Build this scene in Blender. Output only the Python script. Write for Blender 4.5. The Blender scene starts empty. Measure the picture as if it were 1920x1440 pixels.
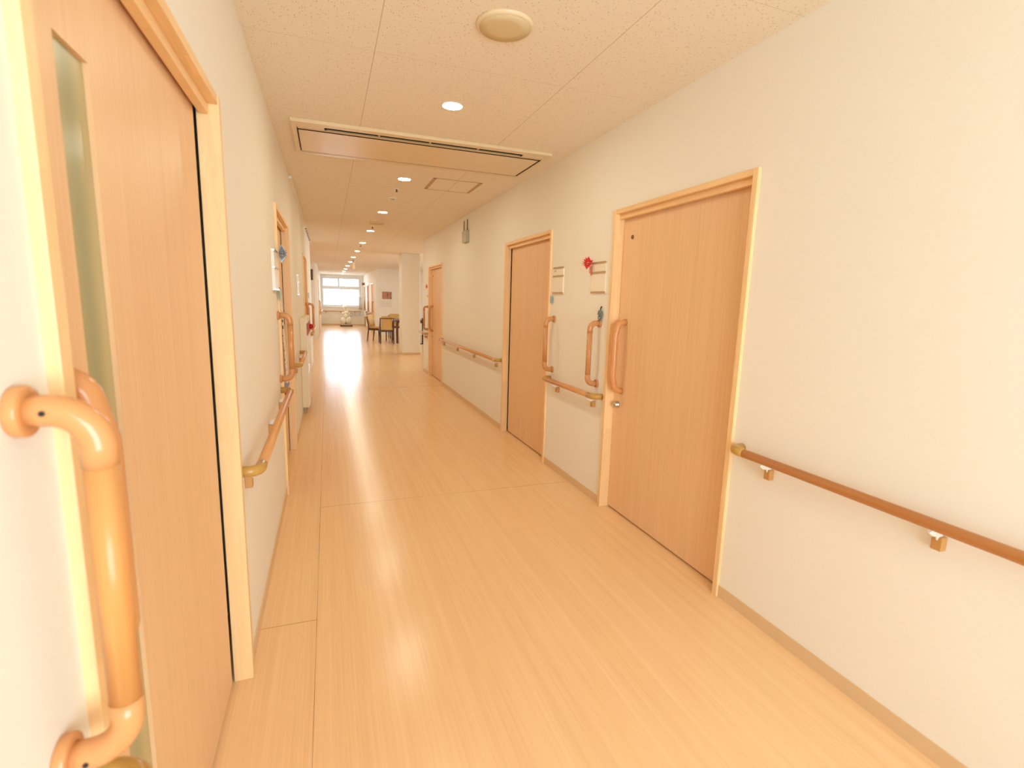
import bpy, math, random
from mathutils import Vector, Matrix
PI = math.pi
scene = bpy.context.scene
COL = scene.collection

# ------------------------------------------------------------------ camera
cd = bpy.data.cameras.new('camera')
cam = bpy.data.objects.new('camera', cd)
COL.objects.link(cam)
cd.sensor_width = 36
cd.lens = 943.257 / 1920 * 36
Rr = (0.93988477, -0.34037068, 0.02764825)
Ru = (0.02902336, 0.16028871, 0.98664339)
Rf = (0.34025618, 0.92652865, -0.16053161)
m = Matrix(((Rr[0], Ru[0], -Rf[0], 0), (Rr[1], Ru[1], -Rf[1], 0), (Rr[2], Ru[2], -Rf[2], 1.38855), (0, 0, 0, 1)))
cam.matrix_world = m
cd.clip_start = 0.02
cd.dof.use_dof = True
cd.dof.focus_distance = 3.6
cd.dof.aperture_fstop = 4.0
scene.camera = cam

# ------------------------------------------------------------------ colour management, world, large lights
scene.view_settings.view_transform = 'Standard'
scene.view_settings.look = 'None'
scene.view_settings.gamma = 1
scene.view_settings.use_curve_mapping = False
scene.view_settings.exposure = 0.82

w = bpy.data.worlds.new('world'); scene.world = w; w.use_nodes = True
bg = w.node_tree.nodes['Background']
bg.inputs[0].default_value = (0.80, 0.88, 1.0, 1); bg.inputs[1].default_value = 4.0

def area(name, loc, rot, sx, sy, power, col):
    l = bpy.data.lights.new(name, 'AREA'); l.shape = 'RECTANGLE'; l.size = sx; l.size_y = sy
    l.energy = power; l.color = col
    o = bpy.data.objects.new(name, l); COL.objects.link(o); o.location = loc; o.rotation_euler = rot
    return o
# daylight outside the end and day room windows, plus an added light behind the viewer
area('daylight_end_window', (0.68, 27.75, 1.75), (-PI / 2, 0, 0), 2.6, 2.2, 78, (0.74, 0.83, 1.0))
area('daylight_dayroom_window', (6.9, 15.0, 1.6), (0, PI / 2, 0), 1.9, 6.5, 75, (0.86, 0.93, 1.0))
area('added_back_light', (0.72, -2.35, 1.4), (PI / 2, 0, 0), 1.9, 2.2, 56, (0.78, 0.93, 1.0))  # added source behind the viewer, brightens the near walls
LAMP = 125.0
LAMPCOL = (1.0, 0.98, 0.76)

scene.cycles.diffuse_bounces = 8
scene.cycles.max_bounces = 12

# ------------------------------------------------------------------ materials
def nodes(name):
    mt = bpy.data.materials.new(name); mt.use_nodes = True
    nt = mt.node_tree; return mt, nt, nt.nodes['Principled BSDF']
def srgb(r, g, b):
    f = lambda c: (c / 255 / 12.92) if c <= 10 else ((c / 255 + 0.055) / 1.055) ** 2.4
    return (f(r), f(g), f(b), 1)
def ND(nt, typ, **kw):
    n = nt.nodes.new(typ)
    for k, v in kw.items(): setattr(n, k, v)
    return n
def plain(name, c, rough=0.5, metal=0, spec=0.5, noise=0.04, scale=30, bump=0, emit=None):
    mt, nt, b = nodes(name)
    b.inputs['Roughness'].default_value = rough; b.inputs['Metallic'].default_value = metal
    b.inputs['Specular IOR Level'].default_value = spec
    tc = ND(nt, 'ShaderNodeTexCoord'); nz = ND(nt, 'ShaderNodeTexNoise'); nz.inputs['Scale'].default_value = scale
    nt.links.new(tc.outputs['Object'], nz.inputs['Vector'])
    mx = ND(nt, 'ShaderNodeMix', data_type='RGBA'); col = srgb(*c)
    mx.inputs[6].default_value = tuple(v * (1 - noise) for v in col[:3]) + (1,)
    mx.inputs[7].default_value = tuple(min(1, v * (1 + noise)) for v in col[:3]) + (1,)
    nt.links.new(nz.outputs['Fac'], mx.inputs[0]); nt.links.new(mx.outputs[2], b.inputs['Base Color'])
    if bump:
        bp = ND(nt, 'ShaderNodeBump'); bp.inputs['Strength'].default_value = bump; bp.inputs['Distance'].default_value = 0.002
        nt.links.new(nz.outputs['Fac'], bp.inputs['Height']); nt.links.new(bp.outputs['Normal'], b.inputs['Normal'])
    if emit:
        b.inputs['Emission Color'].default_value = emit[0] + (1,); b.inputs['Emission Strength'].default_value = emit[1]
    return mt
def grain(name, c1, c2, axis='z', rough=0.4, dens=90, stretch=0.03, spec=0.4, dark=None, patches=0):
    """wood grain running along one local axis"""
    mt, nt, b = nodes(name)
    b.inputs['Roughness'].default_value = rough; b.inputs['Specular IOR Level'].default_value = spec
    tc = ND(nt, 'ShaderNodeTexCoord'); mp = ND(nt, 'ShaderNodeMapping')
    s = [1, 1, 1]; s['xyz'.index(axis)] = stretch; mp.inputs['Scale'].default_value = s
    nt.links.new(tc.outputs['Object'], mp.inputs['Vector'])
    n1 = ND(nt, 'ShaderNodeTexNoise'); n1.inputs['Scale'].default_value = dens; n1.inputs['Detail'].default_value = 4
    n2 = ND(nt, 'ShaderNodeTexNoise'); n2.inputs['Scale'].default_value = dens / 7; n2.inputs['Detail'].default_value = 2
    for n in (n1, n2): nt.links.new(mp.outputs[0], n.inputs['Vector'])
    ad = ND(nt, 'ShaderNodeMath', operation='ADD'); nt.links.new(n1.outputs['Fac'], ad.inputs[0]); h2 = ND(nt, 'ShaderNodeMath', operation='MULTIPLY_ADD'); nt.links.new(n2.outputs['Fac'], h2.inputs[0]); h2.inputs[1].default_value = 0.45; h2.inputs[2].default_value = 0.275; nt.links.new(h2.outputs[0], ad.inputs[1])
    mr = ND(nt, 'ShaderNodeMapRange'); mr.inputs[1].default_value = 0.75; mr.inputs[2].default_value = 1.25
    nt.links.new(ad.outputs[0], mr.inputs[0])
    mx = ND(nt, 'ShaderNodeMix', data_type='RGBA'); mx.inputs[6].default_value = srgb(*c1); mx.inputs[7].default_value = srgb(*c2)
    nt.links.new(mr.outputs[0], mx.inputs[0])
    out = mx.outputs[2]
    if patches:      # finger-jointed lengths of slightly different tone
        br = ND(nt, 'ShaderNodeTexVoronoi'); mp2 = ND(nt, 'ShaderNodeMapping'); s2 = [26, 26, 26]; s2['xyz'.index(axis)] = 3.2
        mp2.inputs['Scale'].default_value = s2; br.distance = 'CHEBYCHEV'; br.inputs['Scale'].default_value = 1; br.inputs['Randomness'].default_value = 0.6
        nt.links.new(tc.outputs['Object'], mp2.inputs['Vector']); nt.links.new(mp2.outputs[0], br.inputs['Vector'])
        hs = ND(nt, 'ShaderNodeHueSaturation'); sp = ND(nt, 'ShaderNodeSeparateColor'); nt.links.new(br.outputs['Color'], sp.inputs[0])
        m2 = ND(nt, 'ShaderNodeMapRange'); m2.inputs[3].default_value = 1 - patches; m2.inputs[4].default_value = 1 + patches
        nt.links.new(sp.outputs[0], m2.inputs[0]); nt.links.new(m2.outputs[0], hs.inputs['Value']); nt.links.new(out, hs.inputs['Color'])
        out = hs.outputs[0]
    nt.links.new(out, b.inputs['Base Color'])
    return mt

def lin_line(nt, val, pos, hw):
    """1 where |val-pos|<hw"""
    s = ND(nt, 'ShaderNodeMath', operation='SUBTRACT'); nt.links.new(val, s.inputs[0]); s.inputs[1].default_value = pos
    a = ND(nt, 'ShaderNodeMath', operation='ABSOLUTE'); nt.links.new(s.outputs[0], a.inputs[0])
    l = ND(nt, 'ShaderNodeMath', operation='LESS_THAN'); nt.links.new(a.outputs[0], l.inputs[0]); l.inputs[1].default_value = hw
    return l.outputs[0]
def mth(nt, op, a, b2=None):
    n = ND(nt, 'ShaderNodeMath', operation=op)
    for i, v in enumerate((a, b2)):
        if v is None: continue
        if isinstance(v, (int, float)): n.inputs[i].default_value = v
        else: nt.links.new(v, n.inputs[i])
    return n.outputs[0]

def floor_mat():
    mt, nt, b = nodes('floor_vinyl')
    tc = ND(nt, 'ShaderNodeTexCoord'); mp = ND(nt, 'ShaderNodeMapping'); mp.inputs['Scale'].default_value = (1, 0.012, 1)
    nt.links.new(tc.outputs['Object'], mp.inputs[0])
    n1 = ND(nt, 'ShaderNodeTexNoise'); n1.inputs['Scale'].default_value = 150; n1.inputs['Detail'].default_value = 5; n1.inputs['Roughness'].default_value = 0.7
    n2 = ND(nt, 'ShaderNodeTexNoise'); n2.inputs['Scale'].default_value = 28; n2.inputs['Detail'].default_value = 3
    for n in (n1, n2): nt.links.new(mp.outputs[0], n.inputs['Vector'])
    f = mth(nt, 'ADD', mth(nt, 'MULTIPLY', n1.outputs['Fac'], 0.6), mth(nt, 'MULTIPLY', n2.outputs['Fac'], 0.4))
    mr = ND(nt, 'ShaderNodeMapRange'); mr.inputs[1].default_value = 0.36; mr.inputs[2].default_value = 0.64; nt.links.new(f, mr.inputs[0])
    cr = ND(nt, 'ShaderNodeMix', data_type='RGBA'); cr.inputs[6].default_value = srgb(*FLOOR_D); cr.inputs[7].default_value = srgb(*FLOOR_L)
    nt.links.new(mr.outputs[0], cr.inputs[0])
    sp = ND(nt, 'ShaderNodeSeparateXYZ'); nt.links.new(tc.outputs['Object'], sp.inputs[0])
    X, Y = sp.outputs[0], sp.outputs[1]
    xl = lin_line(nt, X, -0.083, 0.0011); yl = mth(nt, 'MULTIPLY', lin_line(nt, Y, 2.156, 0.0016), mth(nt, 'LESS_THAN', X, -0.083))
    yr = mth(nt, 'MULTIPLY', lin_line(nt, Y, 3.42, 0.0016), mth(nt, 'GREATER_THAN', X, -0.083)); y3 = lin_line(nt, Y, 8.05, 0.004)
    J = mth(nt, 'MAXIMUM', mth(nt, 'MAXIMUM', xl, yl), mth(nt, 'MAXIMUM', yr, y3))
    # the worn joint is broken along its length
    nj = ND(nt, 'ShaderNodeTexNoise'); nj.inputs['Scale'].default_value = 2.2; nt.links.new(tc.outputs['Object'], nj.inputs['Vector'])
    mj = ND(nt, 'ShaderNodeMapRange'); mj.inputs[1].default_value = 0.3; mj.inputs[2].default_value = 0.6; mj.inputs[3].default_value = 0.35; mj.inputs[4].default_value = 0.85
    nt.links.new(nj.outputs['Fac'], mj.inputs[0])
    mx = ND(nt, 'ShaderNodeMix', data_type='RGBA'); mx.inputs[7].default_value = srgb(140, 92, 48)
    nt.links.new(mth(nt, 'MULTIPLY', J, mj.outputs[0]), mx.inputs[0]); nt.links.new(cr.outputs[2], mx.inputs[6])
    nt.links.new(mx.outputs[2], b.inputs['Base Color'])
    b.inputs['Roughness'].default_value = 0.2; b.inputs['Specular IOR Level'].default_value = 0.33
    nb = ND(nt, 'ShaderNodeTexNoise'); nb.inputs['Scale'].default_value = 420; nb.inputs['Detail'].default_value = 1
    nt.links.new(tc.outputs['Object'], nb.inputs['Vector'])
    bp = ND(nt, 'ShaderNodeBump'); bp.inputs['Strength'].default_value = 0.12; bp.inputs['Distance'].default_value = 0.001
    nt.links.new(nb.outputs['Fac'], bp.inputs['Height']); nt.links.new(bp.outputs['Normal'], b.inputs['Normal'])
    return mt

def ceiling_mat():
    mt, nt, b = nodes('ceiling_board')
    b.inputs['Roughness'].default_value = 0.9; b.inputs['Specular IOR Level'].default_value = 0.1
    tc = ND(nt, 'ShaderNodeTexCoord'); sp = ND(nt, 'ShaderNodeSeparateXYZ'); nt.links.new(tc.outputs['Object'], sp.inputs[0])
    def grid(v, off, width):
        q = mth(nt, 'DIVIDE', mth(nt, 'SUBTRACT', v, off), 0.95)
        fr = mth(nt, 'ABSOLUTE', mth(nt, 'SUBTRACT', mth(nt, 'FRACT', mth(nt, 'ADD', q, 100.5)), 0.5))
        return mth(nt, 'LESS_THAN', fr, width)
    G = mth(nt, 'MAXIMUM', mth(nt, 'MULTIPLY', grid(sp.outputs[0], 0.236, 0.0017), 1.0), mth(nt, 'MULTIPLY', grid(sp.outputs[1], 1.631, 0.0013), 0.6))
    # worm-hole dimples of the rock wool board
    mp = ND(nt, 'ShaderNodeMapping'); mp.inputs['Scale'].default_value = (92, 48, 1); nt.links.new(tc.outputs['Object'], mp.inputs[0])
    dn = ND(nt, 'ShaderNodeTexNoise'); dn.inputs['Scale'].default_value = 60; nt.links.new(tc.outputs['Object'], dn.inputs['Vector'])
    va = ND(nt, 'ShaderNodeVectorMath', operation='ADD'); vs = ND(nt, 'ShaderNodeVectorMath', operation='SCALE'); vs.inputs['Scale'].default_value = 0.8
    nt.links.new(dn.outputs['Color'], vs.inputs[0]); nt.links.new(mp.outputs[0], va.inputs[0]); nt.links.new(vs.outputs[0], va.inputs[1])
    vo = ND(nt, 'ShaderNodeTexVoronoi'); vo.voronoi_dimensions = '2D'; vo.inputs['Scale'].default_value = 1; nt.links.new(va.outputs[0], vo.inputs['Vector'])
    sc = ND(nt, 'ShaderNodeSeparateColor'); nt.links.new(vo.outputs['Color'], sc.inputs[0])
    thr = mth(nt, 'MULTIPLY', mth(nt, 'MAXIMUM', mth(nt, 'SUBTRACT', sc.outputs[0], 0.38), 0.0), 0.36)
    D = mth(nt, 'LESS_THAN', vo.outputs['Distance'], thr)
    n3 = ND(nt, 'ShaderNodeTexNoise'); n3.inputs['Scale'].default_value = 220; nt.links.new(tc.outputs['Object'], n3.inputs['Vector'])
    c = ND(nt, 'ShaderNodeMix', data_type='RGBA'); c.inputs[6].default_value = srgb(*CEIL_D); c.inputs[7].default_value = srgb(*CEIL_L)
    nt.links.new(n3.outputs['Fac'], c.inputs[0])
    c2 = ND(nt, 'ShaderNodeMix', data_type='RGBA'); c2.inputs[7].default_value = srgb(172, 138, 96)
    nt.links.new(mth(nt, 'MULTIPLY', D, 0.5), c2.inputs[0]); nt.links.new(c.outputs[2], c2.inputs[6])
    c3 = ND(nt, 'ShaderNodeMix', data_type='RGBA'); c3.inputs[7].default_value = srgb(150, 112, 70)
    nt.links.new(mth(nt, 'MULTIPLY', G, 0.55), c3.inputs[0]); nt.links.new(c2.outputs[2], c3.inputs[6])
    nt.links.new(c3.outputs[2], b.inputs['Base Color'])
    return mt

def wall_mat(name, c, bump=0.25):
    mt, nt, b = nodes(name)
    b.inputs['Roughness'].default_value = 0.75; b.inputs['Specular IOR Level'].default_value = 0.2
    tc = ND(nt, 'ShaderNodeTexCoord'); mp = ND(nt, 'ShaderNodeMapping'); mp.inputs['Scale'].default_value = (1, 1, 0.35)
    nt.links.new(tc.outputs['Object'], mp.inputs[0])
    n = ND(nt, 'ShaderNodeTexNoise'); n.inputs['Scale'].default_value = 260; n.inputs['Detail'].default_value = 3; nt.links.new(mp.outputs[0], n.inputs['Vector'])
    col = srgb(*c)
    mx = ND(nt, 'ShaderNodeMix', data_type='RGBA'); mx.inputs[6].default_value = tuple(v * 0.965 for v in col[:3]) + (1,); mx.inputs[7].default_value = col
    nt.links.new(n.outputs['Fac'], mx.inputs[0]); nt.links.new(mx.outputs[2], b.inputs['Base Color'])
    bp = ND(nt, 'ShaderNodeBump'); bp.inputs['Strength'].default_value = bump; bp.inputs['Distance'].default_value = 0.0008
    nt.links.new(n.outputs['Fac'], bp.inputs['Height']); nt.links.new(bp.outputs['Normal'], b.inputs['Normal'])
    return mt

FLOOR_D = (234, 192, 142); FLOOR_L = (244, 206, 158)
CEIL_D = (234, 224, 204); CEIL_L = (240, 230, 212)
M = {}
M['wall'] = wall_mat('wallpaper_cream', (242, 238, 227))
M['floor'] = floor_mat()
M['ceiling'] = ceiling_mat()
M['base'] = plain('baseboard_vinyl', (222, 192, 150), 0.45, noise=0.02)
M['door'] = grain('door_laminate', (230, 188, 142), (238, 199, 155), 'z', 0.38, 110, 0.02)
M['frame'] = grain('frame_timber', (238, 198, 142), (244, 208, 156), 'z', 0.42, 70, 0.05, patches=0.05)
M['frame_h'] = grain('frame_timber_head', (236, 194, 136), (242, 204, 150), 'y', 0.42, 70, 0.05, patches=0.04)
M['rail'] = grain('rail_wood', (206, 144, 86), (218, 158, 100), 'y', 0.42, 80, 0.03)
M['bar_wood'] = grain('grab_bar_wood', (204, 136, 74), (220, 158, 92), 'z', 0.3, 90, 0.03)
M['bar'] = plain('grab_bar_plastic', (214, 150, 94), 0.22, noise=0.015)
M['bar_far'] = plain('grab_bar_brown', (202, 142, 90), 0.25, noise=0.02)
M['olive'] = plain('elbow_ochre', (192, 148, 74), 0.28, noise=0.03)
M['block'] = plain('bracket_brown', (196, 144, 82), 0.4, noise=0.03)
M['white'] = plain('white_plastic', (236, 232, 222), 0.35, noise=0.01)
M['cream'] = plain('cream_paint', (230, 214, 180), 0.4, noise=0.01)
M['ac'] = plain('cassette_cream', (226, 206, 168), 0.28, noise=0.01)
M['ac2'] = plain('cassette_trim', (178, 166, 128), 0.4, noise=0.01)
M['grille'] = plain('speaker_cloth', (214, 196, 152), 0.9, noise=0.06, scale=900)
M['dark'] = plain('slot_shade', (36, 22, 12), 0.8)
M['black'] = plain('black_plastic', (30, 28, 26), 0.5)
M['brown'] = plain('brown_metal', (120, 76, 40), 0.4)
M['silver'] = plain('satin_steel', (200, 196, 188), 0.28, metal=1)
M['gap'] = plain('panel_gap', (190, 158, 118), 0.7)
M['plate'] = plain('name_plate_acrylic', (243, 232, 212), 0.45, noise=0.01)
M['red'] = plain('red_enamel', (176, 40, 36), 0.35)
M['lamp_red'] = plain('red_lamp_glass', (190, 20, 22), 0.12)
M['ribbon_red'] = plain('red_ribbon', (222, 66, 62), 0.25, noise=0.15, scale=120)
M['ribbon_blue'] = plain('blue_ribbon', (130, 150, 168), 0.2, noise=0.3, scale=150)
M['card_blue'] = plain('blue_card', (140, 186, 204), 0.6)
M['card_aqua'] = plain('aqua_card', (176, 204, 196), 0.6)
M['grey'] = plain('grey_plastic', (176, 172, 146), 0.45, noise=0.02)
M['chair_wood'] = grain('chair_walnut', (74, 48, 32), (98, 66, 44), 'z', 0.35, 60, 0.05)
M['table_wood'] = grain('table_walnut', (92, 54, 38), (118, 72, 52), 'x', 0.3, 60, 0.05)
M['tan'] = plain('tan_vinyl', (206, 168, 104), 0.5, noise=0.04)
M['alu'] = plain('window_aluminium', (232, 230, 228), 0.5, noise=0.02)
M['reveal'] = plain('reveal_white', (240, 238, 236), 0.6, noise=0.01)
M['balloon'] = plain('cream_balloon', (238, 236, 218), 0.3, noise=0.03)
M['plinth'] = plain('dark_red_plinth', (112, 66, 66), 0.4)
M['sign_dark'] = plain('dark_sign', (92, 66, 40), 0.5)
M['rosebrown'] = plain('rose_brown_sign', (150, 96, 96), 0.5)
M['ink'] = plain('grey_ink', (120, 104, 84), 0.7)
M['teal'] = plain('charm_teal', (104, 116, 106), 0.3, noise=0.6, scale=200)
M['pale_blue'] = plain('pale_blue_paper', (196, 206, 226), 0.7)
M['pale_pink'] = plain('pale_pink_paper', (226, 202, 206), 0.7)

def emis(name, col, s):
    mt = bpy.data.materials.new(name); mt.use_nodes = True; nt = mt.node_tree
    nt.nodes.remove(nt.nodes['Principled BSDF']); e = ND(nt, 'ShaderNodeEmission'); e.inputs[0].default_value = col + (1,); e.inputs[1].default_value = s
    nt.links.new(e.outputs[0], nt.nodes['Material Output'].inputs[0]); return mt
M['lamp'] = emis('lamp_diffuser', LAMPCOL, LAMP)

def glass_mat():
    mt = bpy.data.materials.new('window_glass'); mt.use_nodes = True; nt = mt.node_tree
    nt.nodes.remove(nt.nodes['Principled BSDF'])
    t = ND(nt, 'ShaderNodeBsdfTransparent'); t.inputs[0].default_value = (0.95, 0.97, 0.97, 1)
    g = ND(nt, 'ShaderNodeBsdfGlossy'); g.inputs['Roughness'].default_value = 0.02
    fr = ND(nt, 'ShaderNodeFresnel'); mx = ND(nt, 'ShaderNodeMixShader')
    nt.links.new(fr.outputs[0], mx.inputs[0]); nt.links.new(t.outputs[0], mx.inputs[1]); nt.links.new(g.outputs[0], mx.inputs[2])
    nt.links.new(mx.outputs[0], nt.nodes['Material Output'].inputs[0]); return mt
M['glass'] = glass_mat()
def frost_mat():
    mt, nt, b = nodes('frosted_green_glass')
    tc = ND(nt, 'ShaderNodeTexCoord'); sp = ND(nt, 'ShaderNodeSeparateXYZ'); nt.links.new(tc.outputs['Object'], sp.inputs[0])
    wv = ND(nt, 'ShaderNodeTexWave'); wv.inputs['Scale'].default_value = 3.2; wv.bands_direction = 'Y'; nt.links.new(tc.outputs['Object'], wv.inputs['Vector'])  # bands put reflections and the view through the pane into its colour
    mx = ND(nt, 'ShaderNodeMix', data_type='RGBA'); mx.inputs[6].default_value = srgb(170, 168, 128); mx.inputs[7].default_value = srgb(196, 182, 132)
    nt.links.new(wv.outputs['Fac'], mx.inputs[0]); nt.links.new(mx.outputs[2], b.inputs['Base Color'])
    b.inputs['Roughness'].default_value = 0.25; b.inputs['Transmission Weight'].default_value = 0.12
    return mt
M['frost'] = frost_mat()
def dots_mat():
    mt, nt, b = nodes('dotted_cloth'); b.inputs['Roughness'].default_value = 0.9
    tc = ND(nt, 'ShaderNodeTexCoord'); mp = ND(nt, 'ShaderNodeMapping'); mp.inputs['Scale'].default_value = (20, 20, 20); nt.links.new(tc.outputs['Object'], mp.inputs[0])
    vo = ND(nt, 'ShaderNodeTexVoronoi'); vo.inputs['Scale'].default_value = 1; vo.inputs['Randomness'].default_value = 0.5; nt.links.new(mp.outputs[0], vo.inputs['Vector'])
    l = mth(nt, 'LESS_THAN', vo.outputs['Distance'], 0.26)
    mx = ND(nt, 'ShaderNodeMix', data_type='RGBA'); mx.inputs[6].default_value = srgb(234, 222, 206); mx.inputs[7].default_value = srgb(122, 106, 100)
    nt.links.new(l, mx.inputs[0]); nt.links.new(mx.outputs[2], b.inputs['Base Color']); return mt
M['dots'] = dots_mat()
def picture_mat():
    mt, nt, b = nodes('calendar_picture'); b.inputs['Roughness'].default_value = 0.6
    tc = ND(nt, 'ShaderNodeTexCoord'); n = ND(nt, 'ShaderNodeTexNoise'); n.inputs['Scale'].default_value = 9; n.inputs['Detail'].default_value = 3; nt.links.new(tc.outputs['Object'], n.inputs['Vector'])
    r = ND(nt, 'ShaderNodeValToRGB'); r.color_ramp.elements[0].position = 0.38; r.color_ramp.elements[0].color = srgb(132, 96, 72)
    r.color_ramp.elements[1].position = 0.62; r.color_ramp.elements[1].color = srgb(206, 120, 104)
    e = r.color_ramp.elements.new(0.5); e.color = srgb(180, 140, 112)
    nt.links.new(n.outputs['Fac'], r.inputs[0]); nt.links.new(r.outputs[0], b.inputs['Base Color']); return mt
M['picture'] = picture_mat()

# ------------------------------------------------------------------ mesh helpers
class MB:
    def __init__(s): s.v = []; s.f = []; s.sm = []
    def box(s, x0, x1, y0, y1, z0, z1):
        n = len(s.v)
        s.v += [(x, y, z) for x in (x0, x1) for y in (y0, y1) for z in (z0, z1)]
        for q in ((0, 1, 3, 2), (4, 6, 7, 5), (0, 4, 5, 1), (2, 3, 7, 6), (0, 2, 6, 4), (1, 5, 7, 3)):
            s.f.append(tuple(n + i for i in q)); s.sm.append(False)
        return s
    def ring(s, pts, closed=False):
        pass
    def tube(s, path, r, seg=16, rad=None, flat=1.0, cap=True):
        """sweep a circle along a polyline; rad(i) gives a radius per point; flat squashes the section along the binormal"""
        P = [Vector(p) for p in path]; n0 = len(s.v); N = len(P)
        T = []
        for i in range(N):
            a = P[max(i - 1, 0)]; b = P[min(i + 1, N - 1)]; T.append((b - a).normalized())
        up = Vector((0, 0, 1)) if abs(T[0].z) < 0.9 else Vector((0, 1, 0))
        nrm = (up - T[0] * up.dot(T[0])).normalized()
        for i in range(N):
            if i:
                ax = T[i - 1].cross(T[i])
                if ax.length > 1e-6:
                    q = Matrix.Rotation(T[i - 1].angle(T[i]), 3, ax.normalized()); nrm = q @ nrm
            bn = T[i].cross(nrm); rr = rad[i] if rad else r
            for k in range(seg):
                a = 2 * PI * k / seg
                s.v.append(tuple(P[i] + nrm * math.cos(a) * rr + bn * math.sin(a) * rr * flat))
        for i in range(N - 1):
            for k in range(seg):
                a = n0 + i * seg + k; b = n0 + i * seg + (k + 1) % seg
                s.f.append((a, b, b + seg, a + seg)); s.sm.append(True)
        if cap:
            s.f.append(tuple(n0 + k for k in range(seg))[::-1]); s.sm.append(False)
            s.f.append(tuple(n0 + (N - 1) * seg + k for k in range(seg))); s.sm.append(False)
        return s
    def lathe(s, prof, axis='z', o=(0, 0, 0), seg=32):
        """prof: list of (radius, height)"""
        n0 = len(s.v)
        for r, h in prof:
            for k in range(seg):
                a = 2 * PI * k / seg; c, d = math.cos(a) * r, math.sin(a) * r
                p = {'z': (c, d, h), 'x': (h, c, d), 'y': (d, h, c)}[axis]
                s.v.append((p[0] + o[0], p[1] + o[1], p[2] + o[2]))
        for i in range(len(prof) - 1):
            for k in range(seg):
                a = n0 + i * seg + k; b = n0 + i * seg + (k + 1) % seg
                s.f.append((a, b, b + seg, a + seg)); s.sm.append(True)
        s.f.append(tuple(n0 + k for k in range(seg))[::-1]); s.sm.append(False)
        s.f.append(tuple(n0 + (len(prof) - 1) * seg + k for k in range(seg))); s.sm.append(False)
        return s
    def sphere(s, c, r, seg=20, rings=12, sc=(1, 1, 1)):
        n0 = len(s.v)
        for i in range(rings + 1):
            t = PI * i / rings
            for k in range(seg):
                a = 2 * PI * k / seg
                s.v.append((c[0] + r * sc[0] * math.sin(t) * math.cos(a), c[1] + r * sc[1] * math.sin(t) * math.sin(a), c[2] + r * sc[2] * math.cos(t)))
        for i in range(rings):
            for k in range(seg):
                a = n0 + i * seg + k; b = n0 + i * seg + (k + 1) % seg
                s.f.append((a, a + seg, b + seg, b)); s.sm.append(True)
        return s
    def poly(s, pts):
        n = len(s.v); s.v += [tuple(p) for p in pts]; s.f.append(tuple(range(n, n + len(pts)))); s.sm.append(False); return s
    def build(s, name, mat, parent=None, bevel=0, loc=None, rotz=0):
        me = bpy.data.meshes.new(name); me.from_pydata(s.v, [], s.f)
        me.polygons.foreach_set('use_smooth', s.sm); me.validate(); me.update()
        import bmesh
        bm = bmesh.new(); bm.from_mesh(me); bmesh.ops.recalc_face_normals(bm, faces=bm.faces); bm.to_mesh(me); bm.free()
        me.materials.append(mat)
        o = bpy.data.objects.new(name, me); COL.objects.link(o)
        if parent: o.parent = parent
        if loc: o.location = loc; o.rotation_euler = (0, 0, rotz)
        if bevel:
            md = o.modifiers.new('bevel', 'BEVEL'); md.width = bevel; md.segments = 2; md.limit_method = 'ANGLE'; md.angle_limit = 0.7
        return o
def bend(points, r, n=7):
    """polyline with its corners rounded to radius r"""
    P = [Vector(p) for p in points]; out = [P[0]]
    for i in range(1, len(P) - 1):
        a, b, c = P[i - 1], P[i], P[i + 1]; d1 = (a - b).normalized(); d2 = (c - b).normalized()
        ang = d1.angle(d2); t = r / math.tan(ang / 2); s = b + d1 * t; e = b + d2 * t
        ctr = b + (d1 + d2).normalized() * (r / math.sin(ang / 2))
        for k in range(n + 1):
            f = k / n; u = (s - ctr) * math.sin((1 - f) * (PI - ang)) + (e - ctr) * math.sin(f * (PI - ang))
            out.append(ctr + u / math.sin(PI - ang))
    out.append(P[-1]); return out
def tag(o, label=None, cat=None, group=None, kind=None):
    if label: o['label'] = label
    if cat: o['category'] = cat
    if group: o['group'] = group
    if kind: o['kind'] = kind
    return o
def thing(name, label, cat, loc=(0, 0, 0), rotz=0, group=None, kind=None):
    o = bpy.data.objects.new(name, None); COL.objects.link(o); o.location = loc; o.rotation_euler = (0, 0, rotz)
    o.empty_display_size = 0.1
    return tag(o, label, cat, group, kind)
def struct(name, mb, mat, label, cat, bevel=0):
    return tag(mb.build(name, mat, None, bevel), label, cat, None, 'structure')
def dup(root, loc, rotz, label, group=None):
    r = root.copy(); COL.objects.link(r); r.location = loc; r.rotation_euler = (0, 0, rotz); r['label'] = label
    if group: r['group'] = group
    def rec(a, b):
        for ch in list(a.children):
            c = ch.copy(); COL.objects.link(c); c.parent = b; rec(ch, c)
    rec(root, r)
    return r

XL, XR, H = -0.309, 1.752, 2.5
W = 1.165; DH = 1.985
L1, L2, L3 = 0.727, 3.71, 7.70            # near outer edges of the left doors
R1, R2, R3 = 1.768, 3.895, 8.125          # near outer edges of the right doors
YL_END, YR_END = 11.4, 9.88

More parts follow.
